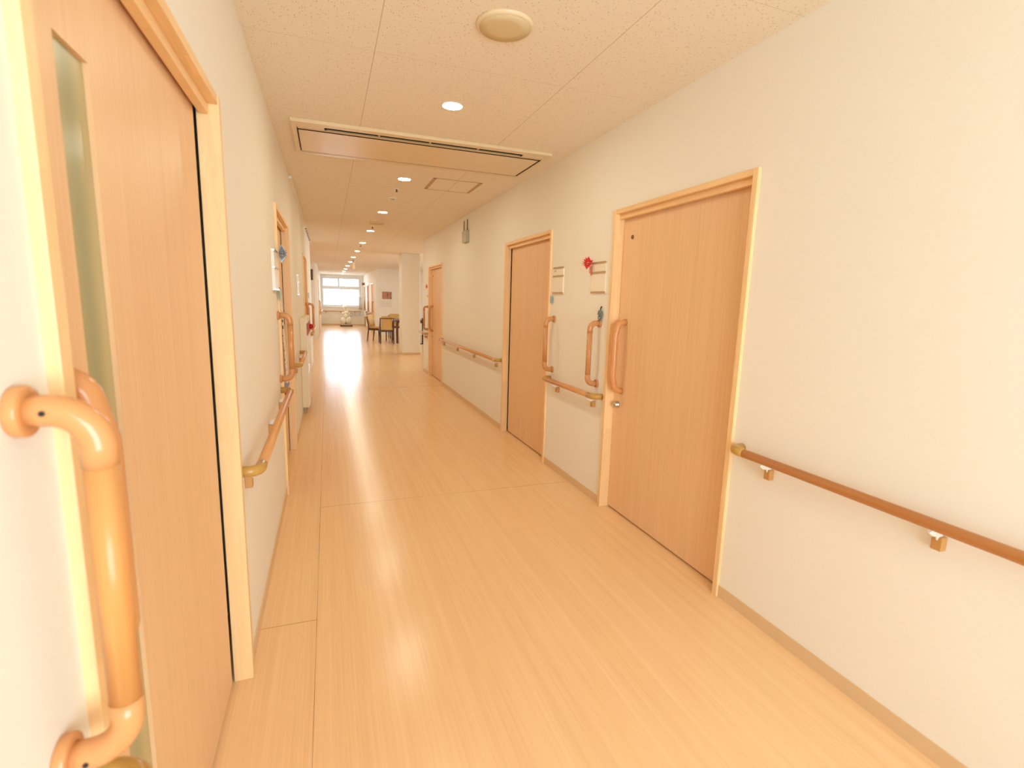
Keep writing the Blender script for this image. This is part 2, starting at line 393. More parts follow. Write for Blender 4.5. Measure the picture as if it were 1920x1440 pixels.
# ------------------------------------------------------------------ setting
struct('floor', MB().box(-4, 8, -2.1, 27.6, -0.1, 0), M['floor'], 'pale maple strip-patterned vinyl floor of the corridor', 'floor')
struct('ceiling', MB().box(-4, 8, -2.1, 27.6, H, H + 0.1), M['ceiling'], 'cream dimpled ceiling boards over the corridor', 'ceiling')
def wall_side(name, xf, sgn, y0, y1, doors, label):
    """front skin 40 mm with door holes, closed back board 160 mm behind; sgn=+1 when the room is on the +x side"""
    b = MB()
    def bx(d0, d1, ya, yb, za, zb):
        xa, xb = sorted((xf - sgn * d0, xf - sgn * d1)); b.box(xa, xb, ya, yb, za, zb)
    cuts = sorted(doors); y = y0
    for d in cuts:
        bx(0, 0.04, y, d + 0.01, 0, H); bx(0, 0.04, d + 0.01, d + W - 0.01, DH - 0.01, H); y = d + W - 0.01
    bx(0, 0.04, y, y1, 0, H)
    bx(0.14, 0.18, y0, y1, 0, H); bx(0.04, 0.14, y0, y0 + 0.05, 0, H); bx(0.04, 0.14, y1 - 0.05, y1, 0, H)
    return struct(name, b, M['wall'], label, 'wall')
wall_side('wall_left', XL, 1, -2.0, YL_END, (L1, L2, L3), 'cream papered wall on the left side of the corridor with three doors')
wall_side('wall_right', XR, -1, -2.0, YR_END, (R1, R2, R3), 'cream papered wall on the right side of the corridor with three doors')
# beyond: left lobby, right day room, far corridor to the window
b = MB().box(-3.2, XL - 0.06, 18.3, 18.5, 0, H)
struct('wall_lobby', b, M['wall'], 'narrow cream wall facing down the corridor beyond the left opening', 'wall')
b = MB().box(-3.3, -3.1, YL_END, 18.5, 0, H).box(-3.2, XL - 0.16, YL_END - 0.12, YL_END - 0.02, 0, H)
struct('wall_lobby_side', b, M['wall'], 'side walls of the lobby opening off the left of the corridor', 'wall')
b = MB().box(XL - 0.2, XL, 18.5, 19.3, 0, H).box(XL - 0.2, XL, 19.3, 20.4, 2.0, H).box(XL - 0.2, XL, 20.4, 27.0, 0, H).box(XL - 0.2, XL - 0.08, 19.3, 20.4, 0, 2.0)
struct('wall_left_far', b, M['wall'], 'far stretch of the left wall running up to the window', 'wall')
b = MB().box(XR, 6.6, 20.0, 20.2, 0, H)
struct('wall_dayroom_back', b, M['wall'], 'pale wall facing down the corridor behind the dining chairs', 'wall')
b = MB().box(XR + 0.17, 6.6, YR_END - 0.15, YR_END, 0, H).box(6.4, 6.6, YR_END, 11.6, 0, H).box(6.4, 6.6, 18.4, 20.0, 0, H).box(6.4, 6.6, 11.6, 18.4, 0, 0.8).box(6.4, 6.6, 11.6, 18.4, 2.35, H)
struct('wall_dayroom_side', b, M['wall'], 'day room walls hidden behind the right corner of the corridor', 'wall')
b = MB().box(XR, XR + 0.2, 20.2, 27.0, 0, H)
struct('wall_right_far', b, M['wall'], 'far stretch of the right wall running up to the window', 'wall')
# end wall with window hole x -0.31..1.66, z 0.9..2.41
WX0, WX1, WZ0, WZ1 = -0.30, 1.655, 0.90, 2.41
b = MB().box(-0.6, 2.0, 27.0, 27.3, 0, WZ0).box(-0.6, 2.0, 27.0, 27.3, WZ1, H).box(-0.6, WX0, 27.0, 27.3, WZ0, WZ1).box(WX1, 2.0, 27.0, 27.3, WZ0, WZ1)
struct('wall_end', b, M['wall'], 'white wall under and around the bright window at the far end of the corridor', 'wall')
b = MB().box(-0.6, -0.2, -2.1, -2.0, 0, H).box(1.65, 2.0, -2.1, -2.0, 0, H).box(-0.2, 1.65, -2.1, -2.0, 2.35, H).box(-0.2, 1.65, -2.1, -2.0, 0, 0.3)
struct('wall_back', b, M['wall'], 'cream wall at the near end of the corridor behind the viewer', 'wall')
# pillar
b = MB().box(1.735, 2.19, 12.8, 13.3, 0, H)
struct('wall_pillar', b, M['wall'], 'square cream pillar standing free between the corridor and the dining table', 'pillar', 0.012)
b = MB().box(1.731, 2.194, 12.796, 13.304, 0, 0.06)
struct('baseboard_pillar', b, M['base'], 'tan baseboard strip around the foot of the square pillar', 'baseboard')

def basebd(name, xf, sgn, spans, label, z=0.06):
    b = MB()
    for a, c in spans:
        xa, xb = sorted((xf - sgn * 0.001, xf + sgn * 0.005)); b.box(xa, xb, a, c, 0, z)
    return struct(name, b, M['base'], label, 'baseboard')
basebd('baseboard_left', XL, 1, ((-2.0, L1), (L1 + W, L2), (L2 + W, L3), (L3 + W, YL_END)), 'tan vinyl baseboard along the left wall')
basebd('baseboard_right', XR, -1, ((-2.0, R1), (R1 + W, R2), (R2 + W, R3), (R3 + W, YR_END)), 'tan vinyl baseboard along the right wall')
basebd('baseboard_right_far', XR, -1, ((20.2, 21.0), (22.1, 23.5), (24.5, 25.7), (26.5, 27.0)), 'tan baseboard along the far right wall')
struct('baseboard_end', MB().box(XL, XR, 26.99, 27.002, 0, 0.07), M['base'], 'tan baseboard under the end window', 'baseboard')
# curtain-rail like strip at the left ceiling edge
t = MB().box(XL, XL + 0.028, 5.4, YL_END, H - 0.022, H)
tr = struct('trim_1', t, M['white'], 'thin white rail along the top of the left wall near the far opening', 'rail')
for k in range(7):
    MB().box(XL + 0.004, XL + 0.0285, 9.1 + k * 0.3, 9.22 + k * 0.3, H - 0.026, H - 0.0215).build('slot', M['ink'], tr)
# corner guard where the right wall ends
struct('trim_2', MB().box(XR - 0.004, XR + 0.03, YR_END - 0.03, YR_END + 0.006, 0, H), M['white'], 'slim white corner guard at the end of the right wall', 'corner guard', 0.003)

# ---- windows
def window(name, x0, x1, z0, z1, y, label):
    r = thing(name, label, 'window', ((x0 + x1) / 2, y, z0), 0, None, 'structure')
    cx = (x0 + x1) / 2
    def q(nm, mb, mat, par=r): return mb.build(nm, mat, par)
    a, c, h = x0 - cx, x1 - cx, z1 - z0
    # reveal boards
    b = MB().box(a, a + 0.012, -0.27, -0.02, 0, h).box(c - 0.012, c, -0.27, -0.02, 0, h).box(a, c, -0.27, -0.02, h - 0.012, h)
    q('reveal', b, M['reveal'])
    q('sill', MB().box(a, c, -0.30, -0.02, -0.0, 0.03), M['reveal'])
    f = 0.06; zt = 0.93                       # transom height above the sill
    b = MB().box(a + .012, a + .13, -.05, .02, .03, h - .012).box(c - .13, c - .012, -.05, .02, .03, h - .012).box(a + .13, c - .13, -.05, .02, .03, .1).box(a + .13, c - .13, -.05, .02, h - .11, h - .012).box(a + .13, c - .13, -.05, .02, zt - 0.02, zt + 0.12)
    fr = q('window_frame', b, M['alu'])
    mid = 0.555 - cx; q('mullion', MB().box(mid - .045, mid + .045, -.05, .02, zt + .12, h - .11), M['alu'])
    md2 = 0.672 - cx; sash = q('sash', MB().box(md2 - .022, md2 + .022, -.045, .015, .1, zt - .02).box(a + .13, c - .13, -.03, .01, .1, .12).box(a + .13, c - .13, -.03, .01, zt - .04, zt - .02), M['alu'])
    MB().box(md2 - .035, md2 - .02, -.06, -.045, .42, .52).build('window_latch', M['silver'], sash)
    q('glass', MB().box(a + .13, c - .13, -.006, -.001, .1, h - .11), M['glass'])
    return r
window('window_1', WX0, WX1, WZ0, WZ1, 27.27, 'bright four-light aluminium window at the far end of the corridor')
w2 = thing('window_2', 'wide day room window hidden behind the right corner', 'window', (6.45, 15.0, 0.8), 0, None, 'structure')
b = MB()
for yy in (-3.4, -1.7, 0, 1.7, 3.35): b.box(-.02, .03, yy, yy + 0.05, 0, 1.55)
b.box(-.02, .03, -3.4, 3.4, 0, .05).box(-.02, .03, -3.4, 3.4, 1.5, 1.55); b.build('window_frame', M['alu'], w2)
MB().box(0, 0.005, -3.35, 3.35, .05, 1.5).build('glass', M['glass'], w2)
w3 = thing('added_window', 'unseen window added behind the viewer to light the near walls', 'window', (0.725, -2.05, 0.3), 0, None, 'structure')  # made-up window, an opening for the added light at the back
MB().box(-.925, -.88, -.02, .02, 0, 2.05).box(.88, .925, -.02, .02, 0, 2.05).box(-.02, .02, -.02, .02, 0, 2.05).box(-.925, .925, -.02, .02, 0, .05).box(-.925, .925, -.02, .02, 2.0, 2.05).build('window_frame', M['alu'], w3)
MB().box(-.88, .88, -.003, .003, .05, 2.0).build('glass', M['glass'], w3)

# ------------------------------------------------------------------ sliding doors. local frame: +x into the corridor, leading edge at y=0
def sliding_door(name, loc, rotz, label, slot=False, pull=True, lock=True, mark=True, lead_low=True):
    r = thing(name, label, 'door', loc, rotz, None, 'structure')
    ll = lead_low
    Yf = (lambda y: y) if ll else (lambda y: W - y)          # local y measured from the leading edge
    def bx(mb, x0, x1, y0, y1, z0, z1):
        a, c = sorted((Yf(y0), Yf(y1))); return mb.box(x0, x1, a, c, z0, z1)
    fr = bx(MB(), -0.10, 0.015, 0, 0.030, 0, DH).build('door_frame', M['frame'], r, 0.002)
    bx(MB(), -0.048, 0.015, W - 0.030, W, 0, DH).build('door_frame', M['frame'], r, 0.002)
    bx(MB(), -0.10, 0.012, 0.030, W - 0.030, 1.957, DH).build('head_frame', M['frame_h'], r, 0.002)
    bx(MB(), -0.040, -0.014, 0.030, W - 0.034, 1.926, 1.957).build('track_cover', M['frame_h'], r, 0.002)
    p = MB(); y0, y1 = 0.0315, W - 0.056; px0, px1 = -0.088, -0.050; z0, z1 = 0.012, 1.95
    if slot:
        s0, s1, q0, q1 = 0.243, 0.362, 0.22, 1.757
        bx(p, px0, px1, y0, s0, z0, z1); bx(p, px0, px1, s1, y1, z0, z1); bx(p, px0, px1, s0, s1, z0, q0); bx(p, px0, px1, s0, s1, q1, z1)
    else: bx(p, px0, px1, y0, y1, z0, z1)
    pn = p.build('door_panel', M['door'], r)
    if slot: bx(MB(), -0.064, -0.058, s0, s1, q0, q1).build('glass_slot', M['frost'], pn)
    if pull:
        yy = Yf(0.118 if not slot else 0.072)
        path = bend([(-0.052, yy, 0.83), (0.004, yy, 0.845), (0.022, yy, 0.92), (0.022, yy, 1.19), (0.004, yy, 1.268), (-0.052, yy, 1.283)], 0.035, 5)
        MB().tube(path, 0.0195, 16, flat=1.05).build('door_pull', M['bar'], pn)
    if lock:
        MB().lathe([(0.022, -0.05), (0.022, -0.044), (0.019, -0.040), (0.019, -0.024), (0.014, -0.018), (0.003, -0.017)], 'x', (0, Yf(0.085), 0.735), 20).build('lock_knob', M['silver'], pn)
    if mark:
        MB().lathe([(0.013, -0.05), (0.012, -0.046), (0.006, -0.045)], 'x', (0, Yf(0.135), 1.81), 16).build('door_plug', M['brown'], pn)
    return r
sliding_door('door_1', (XL, L1, 0), 0, 'nearest left sliding door with a narrow frosted glass slot', slot=True, lock=False, mark=False)
sliding_door('door_2', (XL, L2, 0), 0, 'left sliding door with the dotted cloth hanging beside it', lock=False, mark=False, pull=False)
sliding_door('door_3', (XL, L3, 0), 0, 'farthest of the three near left doors, past the cream hydrant cabinet', lock=False, mark=False, lead_low=False)
sliding_door('door_4', (XR, R1 + W, 0), PI, 'nearest right wooden sliding door with a curved pull and round lock')
sliding_door('door_5', (XR, R2 + W, 0), PI, 'middle right wooden sliding door with no marks on its panel', lock=False, mark=False, pull=False, lead_low=False)
sliding_door('door_6', (XR, R3 + W, 0), PI, 'farthest right wooden sliding door before the corridor corner')

def far_door(name, y0, y1, side, mat, label, h=1.95):
    x = XR if side > 0 else XL; r = thing(name, label, 'door', (x, y0, 0), PI if side > 0 else 0, None, 'structure')
    w_ = y1 - y0; s = -1 if side > 0 else 1
    g = lambda a, c: sorted((s * a, s * c))
    def bx(x0, x1, a, c, z0, z1): a, c = g(a, c); return MB().box(x0, x1, a, c, z0, z1)
    bx(0.0, 0.02, 0, 0.05, 0, h).build('door_frame', M['frame'], r); bx(0.0, 0.02, w_ - 0.05, w_, 0, h).build('door_frame', M['frame'], r)
    bx(0.0, 0.03, 0, w_, h, h + 0.04).build('head_frame', M['cream'], r)
    pn = bx(0.001, 0.008, 0.05, w_ - 0.05, 0.005, h).build('door_panel', mat, r)
    yy = s * 0.16
    MB().tube(bend([(0.008, yy, .85), (0.06, yy, .85), (0.06, yy, 1.25), (0.008, yy, 1.25)], .03), .016, 10).build('door_pull', M['bar_far'], pn)
M['door_brown'] = grain('door_brown', (150, 98, 60), (168, 112, 72), 'z', 0.8, 60, 0.03, spec=0.08)
M['door_far'] = grain('door_far_laminate', (222, 180, 128), (230, 190, 138), 'z', 0.8, 60, 0.03, spec=0.08)
far_door('door_7', 21.0, 22.1, 1, M['door_far'], 'light wooden door on the far right wall beside the calendar wall')
far_door('door_8', 23.5, 24.5, 1, M['door_brown'], 'brown wooden door on the far right wall, second before the window')
far_door('door_9', 25.7, 26.5, 1, M['door_brown'], 'narrow brown door on the far right wall nearest the window')
far_door('door_10', 19.3, 20.4, -1, M['door'], 'far left door seen as a thin edge near the window')

# ------------------------------------------------------------------ handrails. local frame: +x into the corridor, y along
RZ = 0.765; RO = 0.062
def handrail(name, side, y0, y1, brackets, label, open0=False, open1=False, group='wooden wall handrails'):
    x = XR if side > 0 else XL
    r = thing(name, label, 'handrail', (x, y0, 0), 0, group)
    s = -side; L = y1 - y0; e = 0.075
    MB().tube([(s * RO, 0 if open0 else e, RZ), (s * RO, L if open1 else L - e, RZ)], 0.0185, 18).build('rail', M['rail'], r)
    for (flag, a, d) in ((open0, 0, 1), (open1, L, -1)):
        if flag: continue
        path = bend([(0, a + d * 0.022, RZ), (s * RO, a + d * 0.022, RZ), (s * RO, a + d * e * 1.25, RZ)], 0.036, 7)
        el = MB().tube(path, 0.0202, 18).build('rail_elbow', M['olive'], r); el['label'] = 'ochre end elbow'
    for yb in brackets:
        yb -= y0
        bk = MB().box(*sorted((0, s * 0.026)), yb - 0.015, yb + 0.015, RZ - 0.090, RZ - 0.045).build('rail_bracket', M['block'], r, 0.003)
        path = bend([(s * 0.014, yb, RZ - 0.052), (s * 0.020, yb, RZ - 0.036), (s * 0.045, yb, RZ - 0.028), (s * RO, yb, RZ - 0.015)], 0.006, 3)
        m_ = MB().tube(path, 0.0065, 10, flat=2.3).build('bracket_arm', M['white'], bk); m_['label'] = 'white curved arm'
    return r
handrail('handrail', 1, -1.9, 1.735, (1.545, 0.905, 0.1, -0.8, -1.7), 'long handrail on the right wall, nearest, running out of view', open0=True)
handrail('handrail', 1, 2.955, 3.865, (3.66, 3.07), 'short handrail on the right wall under the two name plates')
handrail('handrail', 1, 5.10, 8.09, (5.26, 6.16, 7.04, 7.93), 'handrail on the right wall between the middle and farthest doors')
h4 = handrail('handrail', 1, 9.33, 9.90, (9.45, 9.62), 'stub of handrail at the right corner before the pillar', open1=True)
MB().tube(bend([(-RO, 9.87 - 9.33, RZ), (-RO, 10.0 - 9.33, RZ), (0.5, 10.0 - 9.33, RZ)], 0.04), 0.0175, 14).build('rail_return', M['grey'], h4)['label'] = 'greyish rail turning round the corner'
MB().box(0.30, 0.34, 9.88 - 9.33, 9.985 - 9.33, RZ - 0.05, RZ - 0.01).build('rail_bracket', M['block'], h4)
handrail('handrail', -1, -1.9, 0.725, (0.2, -0.8), 'handrail end on the left wall at the bottom edge, below the large grab bar', open0=True)
handrail('handrail', -1, 1.915, 3.66, (2.03, 2.85, 3.45), 'handrail on the left wall running from the nearest door to the next')
handrail('handrail', -1, 4.93, 6.15, (5.1, 5.95), 'short handrail on the left wall in front of the cream hydrant cabinet')
handrail('handrail', -1, 9.0, 11.35, (9.2, 10.2, 11.2), 'handrail on the left wall beyond the third door, under a grab bar')
handrail('handrail', -1, 20.5, 26.7, (20.7, 22.5, 24.5, 26.5), 'far left handrail leading up to the end window')
handrail('handrail', 1, 22.2, 23.4, (22.4, 23.2), 'far right handrail between the light and the brown door')
handrail('handrail', 1, 24.6, 25.6, (24.8, 25.4), 'far right handrail between the two brown doors')
er = thing('handrail', 'handrail under the end window with two brackets', 'handrail', (0, 27.0, 0), 0, 'wooden wall handrails')
MB().tube([(-0.22, -0.06, 0.70), (1.6, -0.06, 0.70)], 0.0175, 12).build('rail', M['rail'], er)
for xx in (-0.08, 0.62, 1.3): MB().box(xx - .02, xx + .02, -0.06, 0, 0.62, 0.69).build('rail_bracket', M['block'], er)

# ------------------------------------------------------------------ vertical grab bars
def grab_bar(side, y, label, near=False, z0=0.845, z1=1.262, off=0.075, r=0.0165):
    x = XR if side > 0 else XL; s = -side
    g = thing('grab_bar', label, 'grab bar', (x, y, 0), 0, 'vertical grab bars beside the doors')
    if not near: r = 0.0182
    cm = M['bar'] if near else M['bar_far']; wm = M['bar_wood'] if near else M['bar_far']
    MB().tube([(s * off, 0, z0 + 0.062), (s * off, 0, z1 - 0.062)], r, 24).build('tube', wm, g)
    for (z, d) in ((z0, 1), (z1, -1)):
        path = bend([(s * 0.008, 0, z), (s * off, 0, z), (s * off, 0, z + d * 0.064)], 0.042, 10)
        el = MB().tube(path, r + 0.0006, 24).build('elbow', cm, g)
        prof = [(0.026, 0), (0.0275, 0.002), (0.0275, 0.011), (0.0262, 0.013), (r + 0.004, 0.0135)]
        fl = MB().lathe([(a, s * b_) for a, b_ in prof], 'x', (0, 0, z), 32).build('flange', cm, g)
        if near:
            MB().lathe([(0.003, 0), (0.003, 0.0022)], 'y', (s * 0.030, -r - 0.0018, z), 10).build('screw', M['black'], el)
    return g
grab_bar(-1, 0.655, 'large blurred grab bar on the left wall at the picture edge', near=True, off=0.069)
grab_bar(-1, 3.62, 'grab bar on the left wall in front of the dotted cloth')
grab_bar(-1, 9.35, 'dark grab bar on the left wall past the third door')
grab_bar(1, 3.055, 'grab bar on the right wall beside the nearest right door and the charm')
grab_bar(1, 3.80, 'grab bar on the right wall overlapping the middle right door')
grab_bar(1, 9.40, 'grab bar on the right wall beyond the farthest right door')

# ------------------------------------------------------------------ name plates
def name_plate(side, y, label, caps=True, w=0.19, z0=1.465, z1=1.675, dx=0.008, white=False):
    x = XR if side > 0 else XL; s = -side
    g = thing('name_plate', label, 'name plate', (x, y, 0), 0, 'name plates beside the bedroom doors')
    pm = M['white'] if white else M['plate']
    xx = lambda a, b_: sorted((s * a, s * b_))
    MB().box(*xx(0, 0.004), -w / 2, w / 2, z0, z1).build('back_plate', pm, g)
    MB().box(*xx(0.004, dx), -w / 2 + .004, w / 2 - .004, z0 + 0.146, z1 - 0.012).build('upper_panel', pm, g)
    MB().box(*xx(0.004, dx), -w / 2 + .004, w / 2 - .004, z0 + 0.012, z0 + 0.132).build('lower_panel', pm, g)
    for z in (z0, z0 + 0.132, z1 - 0.012):
        MB().box(*xx(0.004, dx + 0.004), -w / 2, w / 2, z, z + 0.013).build('groove_bar', M['gap'] if not white else M['silver'], g)
    return g
np1 = name_plate(1, 3.10, 'name plate left of the nearest right door, red bow at its corner')
np2 = name_plate(1, 3.745, 'name plate right of the middle right door, small grey marks on top panel')
for k, (yy, hh) in enumerate(((0.070, .014), (0.058, .014), (0.046, .014))):   # tiny illegible strokes
    MB().box(-0.0088, -0.008, yy - .0015, yy + .0015, 1.638, 1.638 + hh).build('written_mark', M['ink'], np2)
np3 = name_plate(-1, 3.52, 'white name plate on the left wall with a blue star bow', w=0.23, z0=1.42, z1=1.665, white=True, dx=0.016)
np4 = name_plate(-1, 6.18, 'shiny white name plate on the left wall above the cream cabinet', w=0.2, z0=1.40, z1=1.62, white=True, dx=0.012)

def bow(name, loc, mat, label, r, n=9, axis=1, group=None):
    g = thing(name, label, 'bow', loc, 0, group)
    rnd = random.Random(n * 7 + 1); b = MB()
    for k in range(n):
        a = 2 * PI * k / n; a2 = a + PI / n; ro = r * (0.85 + 0.3 * rnd.random())
        for sgn in (1,):
            # pointed ribbon loop: a folded four-sided spike
            tip = Vector((axis * rnd.uniform(.004, .02), math.cos(a) * ro, math.sin(a) * ro))
            base = [Vector((axis * 0.002, math.cos(a + d) * r * .28, math.sin(a + d) * r * .28)) for d in (-.35, .35)]
            top = Vector((axis * 0.022, math.cos(a) * r * .4, math.sin(a) * r * .4))
            b.poly([base[0], tip, top]); b.poly([top, tip, base[1]]); b.poly([base[1], tip, base[0]]); b.poly([base[0], top, base[1]])
        t2 = Vector((axis * 0.03, math.cos(a2) * r * .6, math.sin(a2) * r * .6)); c0 = Vector((axis * .012, 0, 0))
        e0 = Vector((axis * 0.02, math.cos(a2 - .4) * r * .3, math.sin(a2 - .4) * r * .3)); e1 = Vector((axis * 0.02, math.cos(a2 + .4) * r * .3, math.sin(a2 + .4) * r * .3))
        b.poly([c0, e0, t2]); b.poly([c0, t2, e1]); b.poly([e0, c0, e1]); b.poly([e0, e1, t2])
    b.build('loops', mat, g)
    MB().sphere((axis * 0.022, 0, 0), r * .16, 10, 6).build('knot', mat, g)
    return g
g = bow('ribbon_bow', (XR - 0.014, 3.195, 1.672), M['ribbon_red'], 'shiny red ribbon bow stuck at the corner of a name plate', 0.046, 9, -2.2)
MB().box(-.006, -.004, -.012, -.004, -.085, -.02).box(-.006, -.004, .006, .013, -.07, -.02).build('ribbon_tail', M['ribbon_red'], g)
bow('ribbon_bow', (XL + 0.02, 3.66, 1.655), M['ribbon_blue'], 'silvery blue star bow on the left wall name plate', 0.055, 8, 1.8)
bow('ribbon_bow', (XR - 0.01, 9.42, 1.63), M['ribbon_red'], 'tiny red bow on the right wall beyond the farthest right door', 0.05, 7, -1)
# cards hanging at the plates
g = thing('hanging_card', 'pale aqua card hanging under the left wall name plate', 'card', (XL, 3.70, 1.36), 0)
MB().box(0.018, 0.020, -.045, .045, 0, .075).build('card', M['card_aqua'], g); MB().box(0.0, 0.019, -.003, .003, .072, .08).build('cord', M['ink'], g)
g = thing('hanging_tag', 'light blue tag hanging at the lower corner of the middle name plate', 'tag', (XR, 3.85, 1.39), 0)
MB().box(-0.014, -0.010, -.018, .018, 0, .058).build('tag_card', M['card_blue'], g, 0.001); MB().tube([(-.010, 0, .056), (-.006, -.004, .082)], .0018, 6).build('cord', M['ink'], g)
g = thing('yellow_note', 'small yellow-green note on the right wall above the farthest grab bar', 'note', (XR, 9.42, 1.43), 0)
MB().box(-0.006, 0, -.03, .03, 0, .05).build('paper', plain('yellow_note_paper', (214, 196, 90), .7), g)
g = thing('small_plaque', 'small greenish plaque on the left wall past the third door', 'plaque', (XL, 9.5, 1.36), 0)
MB().box(0, 0.014, -.05, .05, 0, .09).build('plaque_face', M['card_aqua'], g, .002)
# charm under the nearest name plate
g = thing('hanging_charm', 'small dark teal charm with silver bits hanging above a grab bar', 'charm', (XR, 3.035, 1.30), 0)
MB().tube([(-.006, 0, .078), (-.012, .002, .062), (-.014, .0, .05)], .004, 8).build('strap', M['black'], g)
MB().sphere((-.016, 0, .036), .02, 14, 8, (.7, 1, .9)).build('bead', M['teal'], g)
b = MB()
for (yy, zz, rr) in ((.0, .008, .017), (-.014, .016, .010), (.012, .004, .011), (.024, .026, .007), (.003, -.012, .009)): b.sphere((-.016, yy, zz), rr, 10, 6, (.7, 1, 1.2))
b.build('trinkets', M['teal'], g); MB().sphere((-.022, -.006, .0), .006, 8, 6).sphere((-.024, .004, .03), .005, 8, 6).build('silver_bits', M['silver'], g)

# dotted cloth hanging at the second left door
def cloth(name, loc, x0, ya, yb, z0, z1, label):
    g = thing(name, label, 'cloth', loc, 0)
    NY, NZ = 14, 20; b = MB(); n0 = 0
    for i in range(NZ + 1):
        t = i / NZ; z = z1 + (z0 - z1) * t
        wd = 0.25 + 0.75 * min(1, (t * 1.6)) if t < .6 else (1.0 - 0.75 * math.exp(-((t - .83) / .07) ** 2))
        for k in range(NY + 1):
            u = k / NY; yy = (ya + yb) / 2 + (u - .5) * (yb - ya) * wd
            b.v.append((x0 + 0.012 * math.sin(u * 17 + t * 2) + 0.02 * t, yy, z))
    for i in range(NZ):
        for k in range(NY):
            a = i * (NY + 1) + k; b.f.append((a, a + 1, a + NY + 2, a + NY + 1)); b.sm.append(True)
    o = b.build('fabric', M['dots'], g); md = o.modifiers.new('solid', 'SOLIDIFY'); md.thickness = 0.003
    MB().tube([(x0 + .018, (ya + yb) / 2 - .04, z1 + (z0 - z1) * .83), (x0 + .018, (ya + yb) / 2 + .04, z1 + (z0 - z1) * .83)], .016, 10).build('tie', plain('grey_blue_tie', (150, 146, 160), .8), g)
    return g
cloth('door_curtain', (XL, 3.74, 0), 0.0, 0.06, 0.26, 0.63, 1.40, 'white dotted cloth tied up beside the second left door')

# fire hydrant cabinet
g = thing('hydrant_cabinet', 'cream wall cabinet with a red lamp panel standing off the left wall', 'cabinet', (XL + 0.001, 6.33, 0), 0)
MB().box(0, 0.072, 0, 1.15, 0.085, 1.14).build('body', M['cream'], g, 0.002)
dr = MB().box(0.072, 0.080, 0.02, 1.13, 0.10, 0.93).build('cabinet_door', M['white'], g); MB().box(.080, .088, .06, .075, .5, .6).build('door_handle', M['silver'], dr)
pn = MB().box(0.072, 0.080, 0.02, 1.13, 0.94, 1.075).build('lamp_panel', M['red'], g)
MB().sphere((0.094, 0.85, 1.0), 0.034, 16, 10, (1, 1, 1)).build('red_lamp', M['lamp_red'], pn)
MB().box(0.072, 0.082, 0.02, 0.6, 1.08, 1.135).build('white_label', M['white'], g)
MB().box(0.0, 0.03, 0.1, 1.05, 0.0, 0.085).build('foot', M['grey'], g)['label'] = 'grey foot'

# ------------------------------------------------------------------ ceiling things
def downlight(proto, y, label, x=0.712):
    if proto is None:
        g = thing('downlight', label, 'ceiling light', (x, y, H), 0, 'round ceiling downlights')
        MB().lathe([(0.0625, 0.0), (0.0625, -0.003), (0.060, -0.005), (0.0555, -0.004), (0.0555, 0.0)], 'z', (0, 0, 0), 40).build('trim_ring', M['white'], g)
        MB().lathe([(0.0550, -0.002), (0.0550, -0.0045)], 'z', (0, 0, 0), 40).build('lamp_diffuser', M['lamp'], g)
        return g
    return dup(proto, (x, y, H), 0, label)
D0 = downlight(None, 3.07, 'largest glowing round downlight, before the air conditioner')
names = {5.02: 'glowing downlight just past the air conditioner, beside the ceiling hatch', 7.0: 'third glowing downlight from the front, past the smoke detector',
         9.0: 'fourth glowing downlight from the front, beside a sprinkler head', 11.0: 'fifth glowing downlight, just before the left wall ends', 13.0: 'sixth glowing downlight, level with the pillar',
         15.0: 'seventh glowing downlight, just above the hanging sign', 17.0: 'small far downlight just past the hanging sign', 19.2: 'small far downlight near the calendar wall corner',
         21.3: 'small far downlight, third before the window', 23.4: 'small far downlight, second before the window', 25.5: 'faint far downlight nearest the window',
         }
for y, l in names.items(): downlight(D0, y, l)
for (x_, y_) in ((4.0, 12.0), (4.0, 15.0), (4.0, 18.0)): downlight(D0, y_, 'day room downlight hidden behind the right corner', x_)
downlight(D0, 15.0, 'lobby downlight hidden behind the left wall', -1.8)

def speaker(y, x, label):
    g = thing('ceiling_speaker', label, 'speaker', (x, y, H), 0, 'round ceiling speakers')
    MB().lathe([(0.117, 0), (0.118, -0.003), (0.114, -0.010), (0.108, -0.014), (0.105, -0.014)], 'z', (0, 0, 0), 48).build('rim', M['ac'], g)
    MB().lathe([(0.1045, -0.012), (0.1045, -0.0145), (0.06, -0.0155), (0.005, -0.016)], 'z', (0, 0, 0), 48).build('speaker_grille', M['grille'], g)
speaker(2.14, 0.712, 'large round cream ceiling speaker at the top of the view')
speaker(8.04, 0.725, 'small far round ceiling speaker beyond the third downlight')
g = thing('smoke_detector', 'small round smoke detector on the ceiling between second and third downlights', 'smoke detector', (0.718, 5.99, H), 0)
MB().lathe([(0.05, 0), (0.05, -0.006), (0.042, -0.012), (0.03, -0.013)], 'z').build('housing', M['white'], g)
MB().lathe([(0.024, -0.013), (0.022, -0.019), (0.012, -0.020)], 'z').build('sensor', M['grey'], g)
for y, l in ((5.49, 'small sprinkler head on the ceiling just past the air conditioner'), (8.46, 'small sprinkler head by the far ceiling speaker'), (11.5, 'small sprinkler head hanging past the fifth downlight')):
    g = thing('sprinkler_head', l, 'sprinkler', (0.70, y, H), 0, 'sprinkler heads')
    MB().lathe([(0.034, 0), (0.034, -0.004), (0.012, -0.006)], 'z', seg=20).build('rosette', M['white'], g)
    MB().lathe([(0.008, -0.005), (0.008, -0.026), (0.014, -0.028), (0.014, -0.031)], 'z', seg=14).build('nozzle', M['brown'], g)
